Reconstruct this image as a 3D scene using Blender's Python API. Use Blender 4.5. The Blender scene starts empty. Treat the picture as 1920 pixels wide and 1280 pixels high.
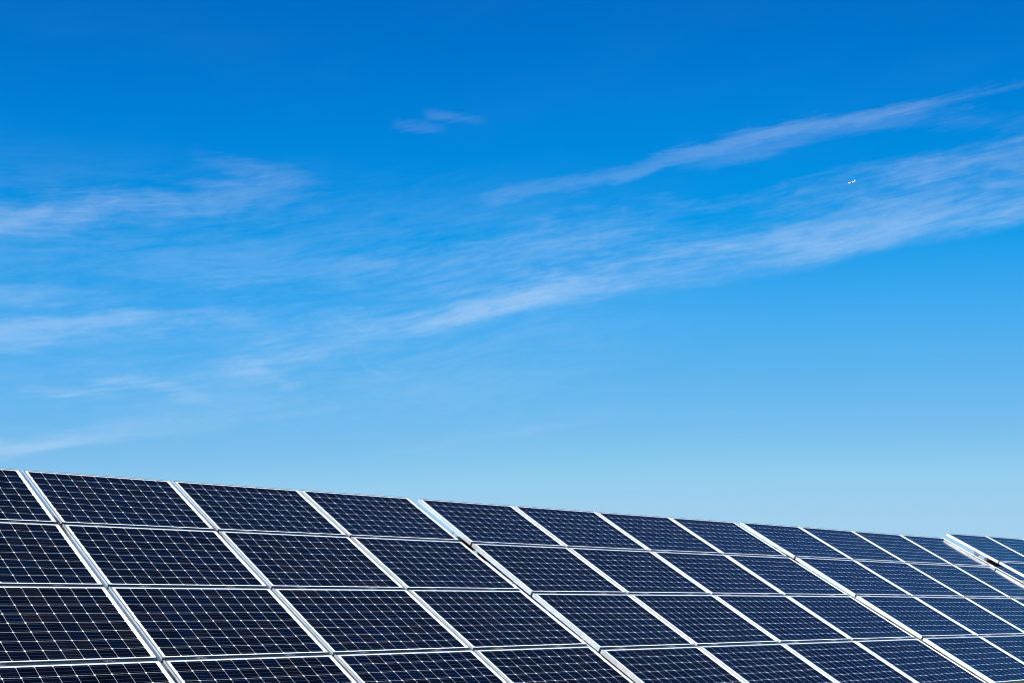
import bpy, bmesh, math, random
from mathutils import Matrix, Vector

random.seed(11)
S = bpy.context.scene
C = S.collection
R = math.radians

# ------------------------------------------------------------------ camera
ZR = 2.85                      # height of the ridge of the leftmost block above the ground
F_PX, YAW, PITCH = 2344.08, 0.81887, 0.20589
CAM = Vector((-3.07909, -11.40851, -1.17682 + ZR))
cd = bpy.data.cameras.new('camera')
cd.sensor_width = 36.0
cd.lens = F_PX / 1920.0 * 36.0
cd.clip_start, cd.clip_end = 0.05, 60000.0
cam = bpy.data.objects.new('camera', cd)
C.objects.link(cam)
cam.location = CAM
cam.rotation_euler = (math.pi / 2 + PITCH, 0, YAW - math.pi / 2)
S.camera = cam

# ------------------------------------------------------------------ exposure
S.view_settings.view_transform = 'Standard'
S.view_settings.look = 'None'
S.view_settings.gamma = 1.0
S.view_settings.use_curve_mapping = False
S.view_settings.exposure = 1.585
S.cycles.pixel_filter_type = 'BLACKMAN_HARRIS'
S.cycles.filter_width = 1.05

# ------------------------------------------------------------------ sun
SUN = Vector((-0.915, -0.192, 0.345)).normalized()      # towards the sun
sl = bpy.data.lights.new('sun', 'SUN')
sl.energy, sl.angle, sl.color = 5.0, R(0.53), (1.0, 0.98, 0.945)
sun = bpy.data.objects.new('sun', sl)
C.objects.link(sun)
sun.rotation_euler = SUN.to_track_quat('Z', 'Y').to_euler()
sun.location = (-20, -5, 20)

# ------------------------------------------------------------------ node helper
class N:
    def __init__(s, tree):
        s.t, s.n, s.l = tree, tree.nodes, tree.links
    def put(s, sock, v):
        if isinstance(v, bpy.types.NodeSocket): s.l.new(v, sock)
        elif v is not None: sock.default_value = v
    def math(s, op, a, b=None, c=None, clamp=False):
        n = s.n.new('ShaderNodeMath'); n.operation = op; n.use_clamp = clamp
        s.put(n.inputs[0], a); s.put(n.inputs[1], b); s.put(n.inputs[2], c)
        return n.outputs[0]
    def add(s, a, b): return s.math('ADD', a, b)
    def sub(s, a, b): return s.math('SUBTRACT', a, b)
    def mul(s, a, b): return s.math('MULTIPLY', a, b)
    def div(s, a, b): return s.math('DIVIDE', a, b)
    def step(s, v, lo, hi, a=0.0, b=1.0, kind='SMOOTHSTEP'):
        n = s.n.new('ShaderNodeMapRange'); n.interpolation_type = kind
        s.put(n.inputs[0], v); s.put(n.inputs[1], lo); s.put(n.inputs[2], hi); s.put(n.inputs[3], a); s.put(n.inputs[4], b)
        return n.outputs[0]
    def xyz(s, x, y, z=0.0):
        n = s.n.new('ShaderNodeCombineXYZ'); s.put(n.inputs[0], x); s.put(n.inputs[1], y); s.put(n.inputs[2], z)
        return n.outputs[0]
    def split(s, v):
        n = s.n.new('ShaderNodeSeparateXYZ'); s.put(n.inputs[0], v); return n.outputs
    def noise(s, v, scale, detail=4.0, rough=0.5, dist=0.0):
        n = s.n.new('ShaderNodeTexNoise'); s.put(n.inputs['Vector'], v); n.inputs['Scale'].default_value = scale
        n.inputs['Detail'].default_value = detail; n.inputs['Roughness'].default_value = rough
        n.inputs['Distortion'].default_value = dist
        return n.outputs[0]
    def white(s, v):
        n = s.n.new('ShaderNodeTexWhiteNoise'); n.noise_dimensions = '3D'; s.put(n.inputs['Vector'], v); return n.outputs[0]
    def mix(s, f, a, b):
        n = s.n.new('ShaderNodeMix'); n.data_type = 'RGBA'
        s.put(n.inputs[0], f); s.put(n.inputs[6], a); s.put(n.inputs[7], b)
        return n.outputs[2]
    def curve(s, v, pts, kind='AUTO'):
        n = s.n.new('ShaderNodeFloatCurve'); m = n.mapping; m.use_clip = False; m.extend = 'HORIZONTAL'
        c = m.curves[0]
        while len(c.points) < len(pts): c.points.new(0.5, 0.5)
        for p, q in zip(c.points, pts): p.location = q; p.handle_type = kind
        m.update()
        n.inputs[0].default_value = 1.0
        s.put(n.inputs[1], s.math('MINIMUM', s.math('MAXIMUM', v, pts[0][0]), pts[-1][0]))
        return n.outputs[0]

# ------------------------------------------------------------------ sky with cirrus
world = bpy.data.worlds.new('World')
S.world = world
world.use_nodes = True
w = N(world.node_tree)
bg = w.n['Background']
sky = w.n.new('ShaderNodeTexSky')
sky.sky_type = 'NISHITA'; sky.sun_disc = False
sky.sun_elevation = math.asin(SUN.z)
sky.sun_rotation = math.atan2(SUN.x, SUN.y)
sky.altitude, sky.air_density, sky.dust_density, sky.ozone_density = 200, 1.0, 0.6, 2.0
sr = w.n.new('ShaderNodeSeparateColor'); w.l.new(sky.outputs[0], sr.inputs[0])
# deep, polarised blue overhead, pale towards the horizon
tc = w.n.new('ShaderNodeTexCoord')
dx, dy, dz = w.split(tc.outputs['Generated'])
AZ0, AZS = 1.318, 1.0            # compass bearing window of the mapped cirrus (rad)
az = w.math('ARCTAN2', dy, dx)
A = w.div(w.sub(AZ0, az), AZS)
E_ = w.math('ARCSINE', dz)

even = w.curve(A, [(-1.2, 1), (-.2, 1.22), (0, 1.16), (.5, 1), (1, .823), (1.2, .77), (2.2, 1)], 'VECTOR')   # gain by bearing, evens the sky brightness out along the horizon
def grade(ch, pts):
    return w.mul(w.curve(w.mul(w.mul(sr.outputs[ch], even), 0.1), [(a * .1, b * .1) for a, b in pts], 'VECTOR'), 6.667)
cr = grade(0, [(0, 0), (1.6, 0), (1.95, .02), (2.55, .68), (3.2, 1.36), (3.95, 2.12), (4.7, 3.1), (5.3, 3.5), (7, 4.0), (12, 4.5)])
cg = grade(1, [(0, 0), (.95, .58), (1.3, .90), (1.88, 1.38), (2.2, 1.78), (2.58, 2.36), (3.2, 3.2), (4.0, 4.08), (4.8, 4.65), (5.6, 5.2), (6.1, 5.82), (6.35, 6.08), (8, 6.6), (14, 8)])
cb = grade(2, [(0, 0), (1.75, 2.5), (2.3, 3.7), (3.22, 5.35), (3.7, 6.05), (4.15, 6.95), (5.0, 8.05), (5.55, 8.5), (5.9, 8.65), (6.3, 8.5), (8, 8.6), (14, 9)])
cc = w.n.new('ShaderNodeCombineColor')
for i, c_ in enumerate((cr, cg, cb)): w.l.new(c_, cc.inputs[i])
skycol = cc.outputs[0]

def bearing(px, py):
    """bearing and elevation of a cloud point, from where it was sighted in the photo"""
    x, y = (px - 960) / F_PX, (640 - py) / F_PX
    f = Vector((math.cos(PITCH) * math.cos(YAW), math.cos(PITCH) * math.sin(YAW), math.sin(PITCH)))
    r = Vector((math.sin(YAW), -math.cos(YAW), 0)); u = r.cross(f)
    d = (f + r * x + u * y).normalized()
    return (AZ0 - math.atan2(d.y, d.x)) / AZS, math.asin(d.z)

PX = 1.0 / 2340.0                # one photo pixel as an angle
warp = w.xyz(w.mul(A, 5.0), w.mul(E_, 26.0), 0.3)
jit1 = w.sub(w.noise(warp, 1.0, 3.0, 0.55), 0.5)
jit2 = w.sub(w.noise(w.xyz(w.mul(A, 30.0), w.mul(E_, 90.0), 4.1), 1.0, 5.0, 0.6), 0.5)
jitter = w.add(w.mul(jit1, 46 * PX), w.mul(jit2, 22 * PX))

# streaks follow the long main band
main = [(-60, 690), (300, 668), (480, 655), (600, 636), (700, 624), (800, 606), (900, 583), (1000, 560), (1100, 548),
        (1200, 534), (1300, 521), (1450, 499), (1600, 471), (1750, 440), (1920, 402), (2010, 384)]
cmain = w.curve(A, [bearing(*p) for p in main])
tmain = w.sub(E_, cmain)
twarp = w.add(tmain, w.mul(jit1, 30 * PX))
streak = w.noise(w.xyz(w.mul(A, 6.5), w.mul(twarp, 42.0), 1.7), 1.0, 5.0, 0.52, 0.35)
fine = w.noise(w.xyz(w.mul(A, 34.0), w.mul(twarp, 170.0), 7.9), 1.0, 5.0, 0.55, 0.4)
clump = w.noise(w.xyz(w.mul(A, 52.0), w.mul(twarp, 95.0), 2.9), 1.0, 6.0, 0.62, 0.6)
hair = w.noise(w.xyz(w.mul(A, 22.0), w.mul(w.add(twarp, w.mul(jit2, 10 * PX)), 430.0), 5.3), 1.0, 4.0, 0.6, 0.2)
fibre = w.add(w.add(w.mul(streak, 0.54), w.mul(fine, 0.22)), w.add(w.mul(clump, 0.13), w.mul(hair, 0.13)))
torn = w.mul(w.sub(fibre, 0.5), 3.0)
body = w.step(fibre, 0.34, 0.66, 0.30, 1.22)

def band(center, up, down, strength, jitk=1.0, tear=1.0, tex=body):
    """center: photo sightings; up/down: half widths (px); strength: (x, value)"""
    c = w.curve(A, [bearing(*p) for p in center])
    ys = dict(center)
    xs = sorted(ys)
    def yat(x):
        for a, b in zip(xs, xs[1:]):
            if a <= x <= b: return ys[a] + (ys[b] - ys[a]) * (x - a) / (b - a)
        return ys[xs[0]] if x < xs[0] else ys[xs[-1]]
    st = w.curve(A, [(bearing(x, yat(x))[0], v) for x, v in strength], 'VECTOR')
    a0, a1 = [bearing(x, yat(x))[0] for x in (strength[0][0], strength[-1][0])]
    st = w.mul(st, w.mul(w.step(A, a0 + .001, a0 + .013), w.step(A, a1 - .013, a1 - .001, 1.0, 0.0)))
    t = w.add(w.sub(E_, c), w.mul(jitter, jitk))
    tu = w.div(w.math('MAXIMUM', t, 0.0), up * PX)
    td = w.div(w.math('MAXIMUM', w.mul(t, -1.0), 0.0), down * PX)
    soft = w.sub(1.0, w.mul(w.add(tu, td), 0.72))
    prof = w.step(w.add(soft, w.mul(torn, tear)), 0.18, 1.15)
    return w.mul(w.mul(prof, w.math('MAXIMUM', st, 0.0)), tex)

bands = [
    # long main band: soft above, crisp below
    band(main, 60, 22, [(380, 0), (480, .10), (600, .26), (720, .36), (850, .46), (1000, .47), (1100, .34), (1250, .22), (1450, .17), (1700, .17), (1900, .20), (2010, 0)], .5, .5),
    # second strand above it, joining it on the right
    band([(560, 545), (640, 528), (760, 512), (880, 494), (1000, 476), (1100, 458), (1200, 445), (1350, 432), (1500, 418), (1620, 402), (1750, 380), (1920, 345), (2010, 328)],
         62, 58, [(540, 0), (700, .09), (900, .18), (1100, .22), (1350, .20), (1600, .19), (1900, .17), (2010, 0)], .9, 1.0),
    band([(1100, 500), (1300, 475), (1500, 455), (1700, 420), (1920, 375), (2010, 360)], 52, 48, [(1050, 0), (1250, .09), (1500, .14), (1900, .14), (2010, 0)], .6, .8),
    # wisp high on the right
    band([(880, 376), (960, 364), (1040, 349), (1130, 338), (1200, 326), (1250, 302), (1330, 284), (1400, 264), (1500, 240), (1600, 220), (1700, 202), (1800, 184), (1920, 158), (2010, 142)],
         16, 13, [(880, 0), (930, .12), (1050, .10), (1180, .13), (1300, .14), (1450, .15), (1600, .12), (1800, .15), (2010, 0)], .75, 1.3),
    band([(1330, 295), (1450, 270), (1560, 240), (1700, 224), (1920, 230)], 30, 30, [(1250, 0), (1400, .10), (1550, .10), (1800, .10), (1990, 0)], 1.0, 1.4),
    band([(1480, 378), (1600, 355), (1750, 325), (1920, 296)], 36, 40, [(1400, 0), (1560, .09), (1750, .16), (1920, .16), (2010, 0)], .9, 1.1),
    # left band
    band([(-70, 424), (0, 414), (100, 398), (200, 384), (300, 375), (400, 372), (500, 374), (620, 380)], 46, 40, [(-70, .24), (0, .30), (120, .30), (260, .26), (400, .17), (520, .09), (640, 0)], .8, 1.0),
    band([(350, 296), (400, 304), (450, 315), (520, 328), (600, 344)], 22, 18, [(340, 0), (410, .08), (480, .11), (560, .07), (640, 0)], .9, 1.2),
    band([(700, 232), (760, 238), (820, 243), (880, 246)], 14, 12, [(720, 0), (760, .085), (805, .075), (850, 0)], .55, 1.3),
    band([(770, 210), (820, 218), (880, 225), (960, 230)], 12, 10, [(780, 0), (825, .10), (880, .075), (925, 0)], .45, 1.2),
    # hazy strands in the lower left
    band([(-70, 642), (0, 634), (100, 620), (200, 606), (300, 594), (420, 582), (560, 570)], 44, 36, [(-70, .18), (0, .22), (150, .23), (300, .17), (450, .12), (620, 0)], 1.0, 1.2),
    band([(-70, 545), (0, 541), (60, 545), (130, 552)], 24, 20, [(-70, .15), (0, .18), (60, .12), (160, 0)], .8, 1.2),
    band([(0, 742), (80, 734), (150, 736), (240, 744)], 24, 20, [(0, 0), (90, .30), (160, .36), (250, 0)], .9, 1.0),
    band([(140, 722), (215, 713), (270, 714), (320, 726), (400, 752)], 26, 22, [(140, 0), (215, .36), (280, .40), (340, .22), (420, 0)], .8, .95),
    band([(300, 700), (400, 688), (470, 692), (510, 706), (570, 726)], 22, 18, [(300, 0), (400, .13), (480, .26), (520, .20), (590, 0)], .8, 1.0),
    band([(430, 664), (520, 660), (600, 656), (680, 647), (740, 642)], 26, 22, [(410, 0), (520, .14), (620, .16), (770, 0)], .9, 1.1),
    band([(655, 650), (668, 668), (690, 690), (715, 700), (745, 705)], 9, 8, [(650, 0), (672, .16), (700, .14), (750, 0)], .2, .6),
    band([(-70, 858), (0, 849), (80, 838), (150, 824), (250, 810), (350, 801), (480, 786), (610, 766)], 34, 16, [(-70, .30), (0, .34), (100, .32), (200, .22), (350, .14), (560, .14), (660, 0)], .6, .75),
    band([(560, 860), (800, 838), (1000, 806), (1160, 788)], 14, 10, [(560, 0), (750, .06), (1000, .06), (1180, 0)], .4, 1.0),
]
# thin veil over the left half, between two elevations
veil = w.mul(w.step(fibre, 0.36, 0.66, 0.0, 0.19),
             w.mul(w.step(A, 0.38, 0.74, 1.0, 0.0), w.mul(w.step(E_, R(6.0), R(10.5)), w.step(E_, R(15), R(20.5), 1.0, 0.0))))
veil2 = w.mul(w.step(w.noise(w.xyz(w.mul(A, 6.0), w.mul(tmain, 22.0), 11.0), 1.0, 4.0, 0.5), 0.42, 0.75, 0.0, 0.007), w.step(E_, R(14), R(22)))
op = w.add(veil, veil2)
for b in bands: op = w.add(op, w.mul(b, w.sub(1.0, op)))
op = w.math('MINIMUM', w.math('MAXIMUM', w.mul(op, 0.61), 0.0), 0.9)
CLOUD = (5.07, 5.75, 6.75, 1.0)
w.l.new(w.mix(op, skycol, CLOUD), bg.inputs[0])
bg.inputs[1].default_value = 0.05

# ------------------------------------------------------------------ object helpers
def tag(o, label=None, cat=None, group=None, kind=None):
    for k, v in (('label', label), ('category', cat), ('group', group), ('kind', kind)):
        if v: o[k] = v
    return o

def mesh_obj(name, verts, faces, mats, parent=None, smooth=False, midx=None):
    me = bpy.data.meshes.new(name)
    me.from_pydata(verts, [], faces)
    for m in (mats if isinstance(mats, (list, tuple)) else [mats]): me.materials.append(m)
    if midx:
        for p, i in zip(me.polygons, midx): p.material_index = i
    bm = bmesh.new(); bm.from_mesh(me)
    bmesh.ops.recalc_face_normals(bm, faces=bm.faces)
    bm.to_mesh(me); bm.free()
    for p in me.polygons: p.use_smooth = smooth
    o = bpy.data.objects.new(name, me)
    C.objects.link(o)
    o.parent = parent
    return o

def empty(name, mat, label, cat, group=None):
    o = bpy.data.objects.new(name, None)
    C.objects.link(o)
    o.empty_display_size = 0.3
    o.matrix_world = mat
    return tag(o, label, cat, group)

class Geo:
    def __init__(s): s.v, s.f = [], []
    def box(s, a, b, m=None):
        i = len(s.v)
        for x in (a[0], b[0]):
            for y in (a[1], b[1]):
                for z in (a[2], b[2]):
                    p = Vector((x, y, z)); s.v.append(tuple(m @ p) if m else tuple(p))
        for q in ((0, 1, 3, 2), (4, 6, 7, 5), (0, 4, 5, 1), (2, 3, 7, 6), (0, 2, 6, 4), (1, 5, 7, 3)):
            s.f.append(tuple(i + k for k in q))
        return s
    def sweep(s, profile, pts, closed=False):
        """profile: list of (a,b); pts: list of (origin, axis_a, axis_b)"""
        i, n = len(s.v), len(profile)
        for o, a, b in pts:
            for p, q in profile: s.v.append(tuple(Vector(o) + Vector(a) * p + Vector(b) * q))
        for k in range(len(pts) - 1):
            for j in range(n):
                j2 = (j + 1) % n
                s.f.append((i + k * n + j, i + k * n + j2, i + (k + 1) * n + j2, i + (k + 1) * n + j))
        s.f.append(tuple(i + j for j in range(n)))
        s.f.append(tuple(i + (len(pts) - 1) * n + j for j in reversed(range(n))))
        return s
    def tube(s, path, r, k=8):
        prof = [(math.cos(2 * math.pi * j / k), math.sin(2 * math.pi * j / k)) for j in range(k)]
        pts = []
        for j, p in enumerate(path):
            a, b = Vector(path[max(j - 1, 0)]), Vector(path[min(j + 1, len(path) - 1)])
            d = (b - a).normalized(); up = Vector((0, 0, 1)) if abs(d.z) < .9 else Vector((1, 0, 0))
            x = d.cross(up).normalized(); y = x.cross(d)
            rr = r[j] if isinstance(r, (list, tuple)) else r
            pts.append((p, x * rr, y * rr))
        return s.sweep(prof, pts)
    def build(s, name, mat, parent=None, smooth=False):
        return mesh_obj(name, s.v, s.f, mat, parent, smooth)

def material(name, col, rough=0.5, metal=0.0, noise=0.0, nscale=8.0, spec=0.5):
    m = bpy.data.materials.new(name); m.use_nodes = True
    n = N(m.node_tree); b = n.n['Principled BSDF']
    b.inputs['Roughness'].default_value = rough; b.inputs['Metallic'].default_value = metal
    b.inputs['Specular IOR Level'].default_value = spec
    t = n.n.new('ShaderNodeTexCoord')
    f = n.noise(t.outputs['Object'], nscale, 5.0, 0.6)
    lo = tuple(c * (1 - noise) for c in col) + (1,); hi = tuple(min(1, c * (1 + noise)) for c in col) + (1,)
    n.put(b.inputs['Base Color'], n.mix(f, lo, hi))
    n.put(b.inputs['Roughness'], n.step(f, 0.3, 0.7, rough * .85, min(1, rough * 1.15)))
    return m

# ------------------------------------------------------------------ solar panel materials
NU, NV, PCH = 11, 8, 0.127
GW, GH = NU * PCH, NV * PCH
LIP = 0.010
MU, MV = 0.0275, 0.0139
PW, PH = GW + 2 * (MU + LIP), GH + 2 * (MV + LIP)

def cell_material():
    m = bpy.data.materials.new('solar_cells'); m.use_nodes = True
    n = N(m.node_tree); b = n.n['Principled BSDF']
    t = n.n.new('ShaderNodeTexCoord'); oi = n.n.new('ShaderNodeObjectInfo')
    x, y, z = n.split(t.outputs['Object'])
    cu = n.div(n.add(x, GW / 2), PCH); cv = n.div(n.add(y, GH / 2), PCH)
    fu = n.math('ABSOLUTE', n.sub(n.math('FRACT', cu), 0.5)); fv = n.math('ABSOLUTE', n.sub(n.math('FRACT', cv), 0.5))
    g = 0.5 - 0.00060 / PCH
    inside = n.mul(n.mul(n.math('LESS_THAN', fu, g), n.math('LESS_THAN', fv, 0.5 - 0.00056 / PCH)),
                   n.math('LESS_THAN', n.add(fu, fv), 1.0 - 0.0098 / PCH))
    inb = n.mul(n.mul(n.math('GREATER_THAN', cu, 0.0), n.math('LESS_THAN', cu, float(NU))),
                n.mul(n.math('GREATER_THAN', cv, 0.0), n.math('LESS_THAN', cv, float(NV))))
    cell = n.mul(inside, inb)
    # three silver busbars across every cell
    bb = n.math('ABSOLUTE', n.sub(n.math('FRACT', n.mul(n.math('FRACT', cv), 3.0)), 0.5))
    bus = n.mul(n.mul(n.math('LESS_THAN', bb, 0.0008 * 3 / PCH), inb), cell)
    # each cell has its own tint; neighbours cut from one wafer batch look alike
    iu, iv = n.math('FLOOR', cu), n.math('FLOOR', cv)
    seed = n.mul(oi.outputs['Random'], 91.0)
    w1 = n.white(n.xyz(iu, iv, seed))
    w2 = n.white(n.xyz(n.math('FLOOR', n.div(n.add(iu, n.mul(iv, 11.0)), 4.0)), 3.0, seed))
    k = n.add(n.mul(w1, 0.55), n.mul(w2, 0.45))
    hue = n.white(n.xyz(iv, iu, n.add(seed, 17.0)))
    c1 = n.mix(n.mul(n.step(k, 0.22, 0.98), n.add(n.mul(n.white(n.xyz(seed, 2.0, 5.0)), 1.0), 0.45)), (0.0002, 0.0004, 0.0011, 1), (0.0002, 0.0020, 0.0088, 1))
    c2 = n.mix(n.mul(n.step(hue, 0.62, 1.05), n.add(n.mul(n.white(n.xyz(seed, 8.0, 1.0)), 1.1), 0.25)), c1, (0.0032, 0.0027, 0.0034, 1))
    # fine grid of silver fingers shows only as a faint grain
    gr = n.noise(n.xyz(n.mul(x, 60.0), n.mul(y, 60.0), seed), 1.0, 2.0, 0.6)
    c3 = n.mix(n.step(gr, 0.35, 0.8, 0.0, 0.03), c2, (0.02, 0.03, 0.05, 1))
    c4 = n.mix(bus, c3, (0.055, 0.062, 0.08, 1))
    dirt = n.noise(t.outputs['Object'], 3.0, 5.0, 0.65)
    white = n.mix(dirt, (0.84, 0.85, 0.86, 1), (0.78, 0.79, 0.79, 1))
    low = n.step(y, -PH / 2 + .012, -PH / 2 + .10, 1.0, 0.0)
    soil = n.mul(n.step(n.noise(n.xyz(n.mul(x, 9.0), n.mul(y, 2.2), seed), 1.0, 5.0, .65), .35, .8, 0.0, .011), n.add(n.mul(low, 1.6), .35))
    n.put(b.inputs['Base Color'], n.mix(soil, n.mix(cell, white, c4), (.30, .27, .22, 1)))
    b.inputs['Roughness'].default_value = 0.6
    b.inputs['Specular IOR Level'].default_value = 0.0
    b.inputs['Coat Weight'].default_value = 1.0
    b.inputs['Coat IOR'].default_value = 1.25
    n.put(b.inputs['Coat Roughness'], n.step(dirt, 0.3, 0.7, 0.07, 0.11))
    return m

M_CELL = cell_material()
M_BACK = material('white_backsheet', (0.74, 0.75, 0.75), 0.6, 0, .05, 6)
M_ALU = material('anodised_aluminium', (0.78, 0.795, 0.81), 0.34, 0.90, .05, 14)
M_ALU_GAP_SHADE = material('anodised_aluminium_gap_shade', (0.56, 0.585, 0.61), 0.22, 1.0, .06, 14)   # darker, glossier copy for long sides: row-gap shade put into its colour
M_STEEL = material('galvanised_steel', (0.36, 0.37, 0.38), 0.5, 0.9, .18, 20)
M_STEEL_SHADE = material('steel_shade_tone', (0.030, 0.031, 0.033), 0.6, 0.2, .25, 12)  # near-black base: shade under the panels put into the steel colour
M_CABLE = material('black_cable', (0.012, 0.012, 0.013), 0.55, 0, .2, 30)

def frame_geo():
    g = Geo()
    zt, zb = 0.0025, -0.040
    full = [(0, zt - .0008), (.0008, zt), (LIP - .0006, zt), (LIP, zt - .0006), (LIP, -.006), (.002, -.006), (.002, zb + .002), (.026, zb + .002), (.026, zb), (0, zb)]
    notch = [(0, -.0002), (.0008, .0002), (LIP - .0006, .0002), (LIP, -.0002), (LIP, -.006), (.002, -.006), (.002, zb + .002), (.026, zb + .002), (.026, zb), (0, zb)]
    hw, hh = PW / 2, PH / 2
    Z = Vector((0, 0, 1))
    # (start corner, end corner, inward) ; mitred ends
    def side(a, b, inward, prof, ma, mb):
        a, b, inward = Vector(a), Vector(b), Vector(inward)
        d = (b - a).normalized()
        g.sweep(prof, [(a, inward + d * ma, Z), (b, inward - d * mb, Z)])
    side((-hw, -hh, 0), (hw, -hh, 0), (0, 1, 0), full, 1, 1)
    side((hw, hh, 0), (-hw, hh, 0), (0, -1, 0), full, 1, 1)
    nlong = len(g.f)
    for sx in (-1, 1):
        x = sx * hw; iw = (-sx, 0, 0)
        y0 = 0.012
        side((x, -hh, 0), (x, y0 - .016, 0), iw, full, 1, 0)
        side((x, y0 - .016, 0), (x, y0 + .016, 0), iw, notch, 0, 0)
        side((x, y0 + .016, 0), (x, hh, 0), iw, full, 0, 1)
    return g, [1] * nlong + [0] * (len(g.f) - nlong)

def sheet_geo(sag=0.0050):
    """laminate, 6 mm thick, bowing slightly in its frame"""
    hw, hh = PW / 2 - LIP + .0012, PH / 2 - LIP + .0012
    nx, ny = 40, 28
    v, f, mi = [], [], []
    def bow(x, y): return -sag * (1 - abs(x / hw) ** 9) * (1 - (y / hh) ** 2) * (1 if True else 0)
    xs = [-hw + 2 * hw * (0.5 - 0.5 * math.cos(math.pi * i / nx)) for i in range(nx + 1)]
    ys = [-hh + 2 * hh * j / ny for j in range(ny + 1)]
    for z in (0.0, -0.0055):
        for y in ys:
            for x in xs: v.append((x, y, z + bow(x, y)))
    n = (nx + 1) * (ny + 1)
    def q(i, j, o): return o + j * (nx + 1) + i
    for j in range(ny):
        for i in range(nx):
            f.append((q(i, j, 0), q(i + 1, j, 0), q(i + 1, j + 1, 0), q(i, j + 1, 0))); mi.append(0)
            f.append((q(i, j, n), q(i, j + 1, n), q(i + 1, j + 1, n), q(i + 1, j, n))); mi.append(1)
    for i in range(nx):
        for j in (0, ny):
            f.append((q(i, j, 0), q(i + 1, j, 0), q(i + 1, j, n), q(i, j, n))); mi.append(1)
    for j in range(ny):
        for i in (0, nx):
            f.append((q(i, j, 0), q(i, j + 1, 0), q(i, j + 1, n), q(i, j, n))); mi.append(1)
    return v, f, mi

FRAME = SHEET = BOX = None
def make_panel(mat, label, group):
    global FRAME, SHEET, BOX
    p = empty('solar_panel', mat, label, 'solar panel', group)
    if FRAME is None:
        fg, fm = frame_geo()
        FRAME = mesh_obj('frame', fg.v, fg.f, [M_ALU, M_ALU_GAP_SHADE], p, False, fm)
        v, f, mi = sheet_geo()
        SHEET = mesh_obj('cell_sheet', v, f, [M_CELL, M_BACK], p, True, mi)
        BOX = Geo().box((-.06, PH / 2 - .16, -.030), (.06, PH / 2 - .06, -.0115)).build('junction_box', M_CABLE, p)
    else:
        for src in (FRAME, SHEET, BOX):
            o = src.copy(); C.objects.link(o); o.parent = p
    return p

# ------------------------------------------------------------------ blocks of panels
TILT = 0.50931
PU, PV = 1.50729, 1.09115
BASE = Matrix(((1, 0, 0, 0), (0, math.cos(TILT), -math.sin(TILT), 0), (0, math.sin(TILT), math.cos(TILT), ZR), (0, 0, 0, 1)))

def block_matrix(u, v, n, rx, ry, rz):
    """placement of one 4 x 4 block; its local frame: x along the ridge, -y down the slope, z off the plane"""
    ax = Vector((1, -rz, ry)).normalized()
    ay = Vector((rz, 1, -rx)); ay = (ay - ax * ay.dot(ax)).normalized()
    az_ = ax.cross(ay)
    rot = Matrix((ax, ay, az_)).transposed().to_4x4()
    piv = Vector((2 * PU, -2 * PV, 0))
    return BASE @ Matrix.Translation(Vector((u, -v, n)) + piv) @ rot @ Matrix.Translation(-piv)

BLOCKS = [
    ('leftmost block', block_matrix(0, 0, 0, 0, 0, 0)),
    ('second block from left', block_matrix(4 * PU + .08885, .04674, -.00787, -.00877, -.00321, -.00328)),
    ('third block from left', block_matrix(8 * PU + .15363, .08519, .00051, -.00584, -.00352, .00321)),
    ('rightmost block', block_matrix(12 * PU + .24, .07351, .09173, 0, 0, 0)),
]
ROWS = ['top row', 'second row', 'third row', 'bottom row']
COLS = ['first', 'second', 'third', 'fourth']

def panel_place(bm, c, r):
    jr = random.Random(c * 7 + r * 13 + int(bm.translation.x * 10))
    z = jr.uniform(-.0006, .0006)
    return bm @ Matrix.Translation((c * PU + GW / 2, -(r * PV + GH / 2), z)) @ Matrix.Rotation(jr.uniform(-.0014, .0014), 4, 'X') @ Matrix.Rotation(jr.uniform(-.0014, .0014), 4, 'Y')

for bi, (bname, bm) in enumerate(BLOCKS):
    for r in range(4):
        for c in range(4):
            make_panel(panel_place(bm, c, r),
                       f'dark solar panel in {ROWS[r]}, {COLS[c]} column of the {bname}',
                       'solar panels of the front array')

# ------------------------------------------------------------------ racks under the blocks
def make_rack(bm, label, cols=4, u0=-0.03, group='steel racks under the solar panels'):
    wmax = (cols - 1) * PU + GW + .03
    base = bm @ Vector((wmax / 2, -2 * PV, 0)); base.z = 0
    root = empty('mounting_rack', Matrix.Translation(base), label, 'rack', group)
    inv = Matrix.Translation(-base)
    L = inv @ bm
    for c in range(cols):                       # rails up the slope, two under every column of panels
        for k in (.22, .78):
            u = c * PU + GW * k
            Geo().box((u - .02, -4 * PV + .03, -.0825), (u + .02, .02, -.0415), L).build('rail', M_STEEL, root)
    for c in range(cols):                       # clamps that hold the panels down on the rails
        for k in (.22, .78):
            for r in range(3):
                u, v = c * PU + GW * k, r * PV + GH + (PV - GH) / 2
                Geo().box((u - .03, -v - .010, -.041), (u + .03, -v + .010, -.011), L).box((u - .006, -v - .006, -.0112), (u + .006, -v + .006, -.005), L).build('clamp', M_STEEL, root)
    for v in (.77, 3.25):                       # purlins along the row
        g = Geo()
        g.box((u0, -v - .03, -.205), (wmax, -v + .022, -.0835), L)
        g.box((u0 + .001, -v - .060, -.205), (wmax - .001, -v - .031, -.197), L)
        g.box((u0 + .001, -v - .060, -.0915), (wmax - .001, -v - .031, -.0836), L)
        g.build('purlin', M_STEEL_SHADE, root)
    for u in (.42, wmax * .5, wmax - .42):      # post pairs with a diagonal brace
        tops = []
        for v in (.77, 3.25):
            top = L @ Vector((u, -v, -.206))
            Geo().box((top.x - .03, top.y - .04, -.3), (top.x + .03, top.y + .04, top.z + .004)).build('post', M_STEEL_SHADE, root)
            tops.append(top)
        a = Vector((tops[0].x + .05, tops[0].y, tops[0].z * .35)); b = Vector((tops[1].x + .05, tops[1].y, tops[1].z - .02))
        Geo().tube([a, b], .02, 6).build('brace', M_STEEL_SHADE, root)
    return root

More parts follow.
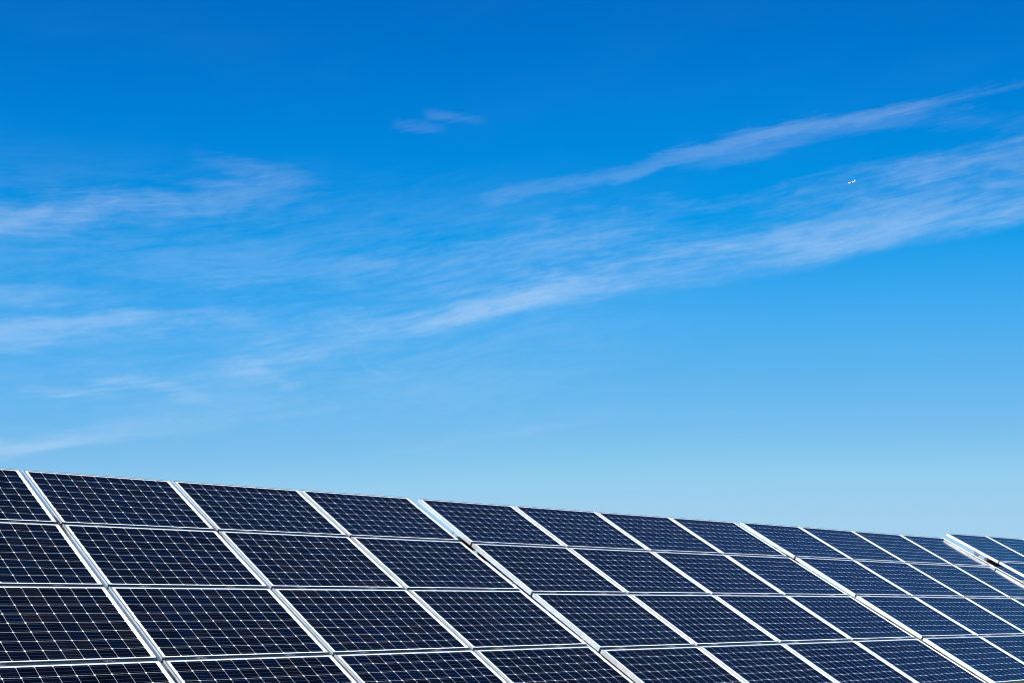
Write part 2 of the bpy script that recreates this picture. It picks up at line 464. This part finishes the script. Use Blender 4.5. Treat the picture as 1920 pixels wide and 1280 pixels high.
for bi, (bname, bm) in enumerate(BLOCKS):
    make_rack(bm, f'steel rack of rails and dark purlins under the {bname} of solar panels', u0=.06 if bi == 3 else -.05)

# ------------------------------------------------------------------ second array behind, seen through the gaps
def behind(u, y, z):
    m = BASE.copy(); m.translation = Vector((u, y, z)); return m
BEHIND = [('behind the leftmost gap', behind(13.2, 8.5, ZR - .27), 3), ('behind the rightmost gap', behind(36.8, 8.5, ZR + .04), 3)]
for bname, bm, nc in BEHIND:
    for r in range(4):
        for c in range(nc):
            make_panel(panel_place(bm, c, r), f'dark solar panel of the farther array, glimpsed {bname}',
                       'solar panels of the array behind')
    make_rack(bm, f'steel rack of the farther array, glimpsed {bname}', nc, group='racks of the array behind')

# ------------------------------------------------------------------ cables dangling under the ridge at the gaps
def cable(bm, paths, r, label):
    base = bm @ Vector(paths[0][0])
    g = Geo()
    for path in paths:
        p = [bm @ Vector(q) - base for q in path]
        fine_ = []
        for i in range(len(p) - 1):             # Catmull-Rom
            a, b, c, d = p[max(i - 1, 0)], p[i], p[i + 1], p[min(i + 2, len(p) - 1)]
            for k in range(5):
                t = k / 5
                fine_.append(.5 * ((2 * b) + (c - a) * t + (2 * a - 5 * b + 4 * c - d) * t * t + (3 * b - a - 3 * c + d) * t ** 3))
        g.tube(fine_ + [p[-1]], r, 6)
    o = g.build('cable', M_CABLE, None, True)
    o.location = base
    return tag(o, label, 'cable', 'cables dangling in the gaps')
cable(BLOCKS[1][1], [[(.05, -.70, -.043), (-.018, -.70, -.048), (-.026, -.70, -.092)]], .006, 'short dark cable end in the gap before the second block')
cable(BLOCKS[2][1], [[(.06, -.58, -.043), (.08, -.60, -.08), (.13, -.60, -.10), (.19, -.62, -.085)]], .007, 'small dark cable in the narrow gap before the third block')
cable(BLOCKS[3][1], [[(-.03, -.60, -.043), (-.06, -.60, -.055), (-.02, -.60, -.10), (.045, -.60, -.128)],
                     [(.02, -.60, -.043), (.038, -.60, -.08), (.045, -.60, -.128), (.09, -.60, -.128), (.14, -.60, -.098)]],
      .008, 'dark forked cable loop in the wide gap before the rightmost block')

# ------------------------------------------------------------------ ground
def ground_material():
    m = bpy.data.materials.new('grass_ground'); m.use_nodes = True
    n = N(m.node_tree); b = n.n['Principled BSDF']
    t = n.n.new('ShaderNodeTexCoord')
    a = n.noise(t.outputs['Object'], .35, 6, .6); d = n.noise(t.outputs['Object'], 14, 6, .7)
    c = n.mix(a, (.060, .072, .030, 1), (.130, .115, .065, 1))
    n.put(b.inputs['Base Color'], n.mix(n.step(d, .35, .7), (.030, .038, .014, 1), c))
    b.inputs['Roughness'].default_value = .95
    bp = n.n.new('ShaderNodeBump'); bp.inputs['Strength'].default_value = .8; bp.inputs['Distance'].default_value = .05
    n.put(bp.inputs['Height'], d); n.l.new(bp.outputs[0], b.inputs['Normal'])
    return m
gv, gf = [(0, 0, 0)], []
rings = [6, 15, 40, 120, 400, 1500, 6000]
for ri, rad in enumerate(rings):
    for k in range(48):
        an = 2 * math.pi * k / 48
        gv.append((rad * math.cos(an), rad * math.sin(an), 0))
for k in range(48):
    gf.append((0, 1 + k, 1 + (k + 1) % 48))
    for ri in range(len(rings) - 1):
        a, b = 1 + ri * 48, 1 + (ri + 1) * 48
        gf.append((a + k, b + k, b + (k + 1) % 48, a + (k + 1) % 48))
tag(mesh_obj('ground', gv, gf, ground_material()), kind='structure')

# grass between and under the blocks
M_GRASS = material('grass_blades', (.055, .085, .022), .7, 0, .4, 3)
bv, bf = [], []
rg = random.Random(5)
for i in range(9000):
    x = rg.uniform(-1, 24); y = rg.uniform(-6.2, -2.2)
    h = rg.uniform(.06, .22); an = rg.uniform(0, 2 * math.pi); wd = rg.uniform(.004, .008)
    lx, ly = rg.uniform(-.08, .08), rg.uniform(-.08, .08)
    c_, s_ = math.cos(an) * wd, math.sin(an) * wd
    k = len(bv)
    bv += [(x - c_, y - s_, -.01), (x + c_, y + s_, -.01), (x + lx * .4 + c_ * .7, y + ly * .4 + s_ * .7, h * .6), (x + lx * .4 - c_ * .7, y + ly * .4 - s_ * .7, h * .6), (x + lx, y + ly, h)]
    bf += [(k, k + 1, k + 2, k + 3), (k + 3, k + 2, k + 4)]
tag(mesh_obj('grass', bv, bf, M_GRASS), 'rough green grass growing in front of and under the solar panels', 'grass', kind='stuff')

# ------------------------------------------------------------------ airliner far off
M_WHITE = material('white_aircraft_paint', (.82, .83, .84), .35, 0, .02, .5)
M_ENG = material('grey_engine', (.30, .31, .33), .4, .5, .05, .5)
def airliner(pos, heading):
    root = empty('airliner', Matrix.Translation(pos) @ heading.to_matrix().to_4x4(),
                 'tiny white airliner flying high between the cirrus bands', 'airplane')
    # body axis +x is the nose
    prof = [(-19, .2, 1.2), (-17, .5, .9), (-13, 1.3, .35), (-8, 1.9, 0), (12, 1.95, 0), (15, 1.7, -.1), (17.3, 1.1, -.35), (18.6, .35, -.6)]
    Geo().tube([(x, 0, z) for x, r, z in prof], [r for x, r, z in prof], 16).build('fuselage', M_WHITE, root, True)
    def wing(root_xy, tip_xy, y0, y1, z0, z1, th):
        g = Geo()
        for sgn in (1,):
            a = [(root_xy[0], y0, z0), (root_xy[1], y0, z0)]; b = [(tip_xy[0], y1, z1), (tip_xy[1], y1, z1)]
            k = len(g.v)
            for (p, q, tt) in ((a[0], a[1], th), (b[0], b[1], th * .35)):
                g.v += [p, ((p[0] * .6 + q[0] * .4), p[1], p[2] + tt), q, ((p[0] * .6 + q[0] * .4), p[1], p[2] - tt * .6)]
            for j in range(4):
                g.f.append((k + j, k + (j + 1) % 4, k + 4 + (j + 1) % 4, k + 4 + j))
            g.f += [(k, k + 1, k + 2, k + 3), (k + 7, k + 6, k + 5, k + 4)]
        return g
    for s in (-1, 1):
        wing((5.0, -2.5), (-4.8, -6.4), s * 1.4, s * 17.0, -1.0, .6, .45).build('wing', M_WHITE, root)
        wing((-14.0, -17.0), (-17.3, -18.8), s * .5, s * 6.3, .7, 1.2, .2).build('tailplane', M_WHITE, root)
        Geo().tube([(4.6, s * 5.6, -2.1), (4.0, s * 5.6, -2.1), (1.5, s * 5.6, -2.0), (.6, s * 5.6, -1.9)], [.85, 1.0, .95, .55], 12).build('engine', M_ENG, root, True)
    g = Geo(); g.v = [(-12.3, -.16, 1.5), (-17.8, -.16, 1.2), (-19.2, -.08, 7.2), (-17.0, -.08, 7.2), (-12.3, .16, 1.5), (-17.8, .16, 1.2), (-19.2, .08, 7.2), (-17.0, .08, 7.2)]
    g.f = [(0, 1, 2, 3), (7, 6, 5, 4), (0, 3, 7, 4), (1, 0, 4, 5), (2, 1, 5, 6), (3, 2, 6, 7)]
    g.build('tail_fin', M_WHITE, root)
    return root
a_, e_ = bearing(1597, 342)
a_ = AZ0 - a_ * AZS
D = 6150.0
ppos = CAM + Vector((math.cos(e_) * math.cos(a_), math.cos(e_) * math.sin(a_), math.sin(e_))) * D
# level flight, to the left and away from the camera
hd = a_ + math.pi / 2 - R(33)
from mathutils import Euler
airliner(ppos, Euler((0, 0, hd)))
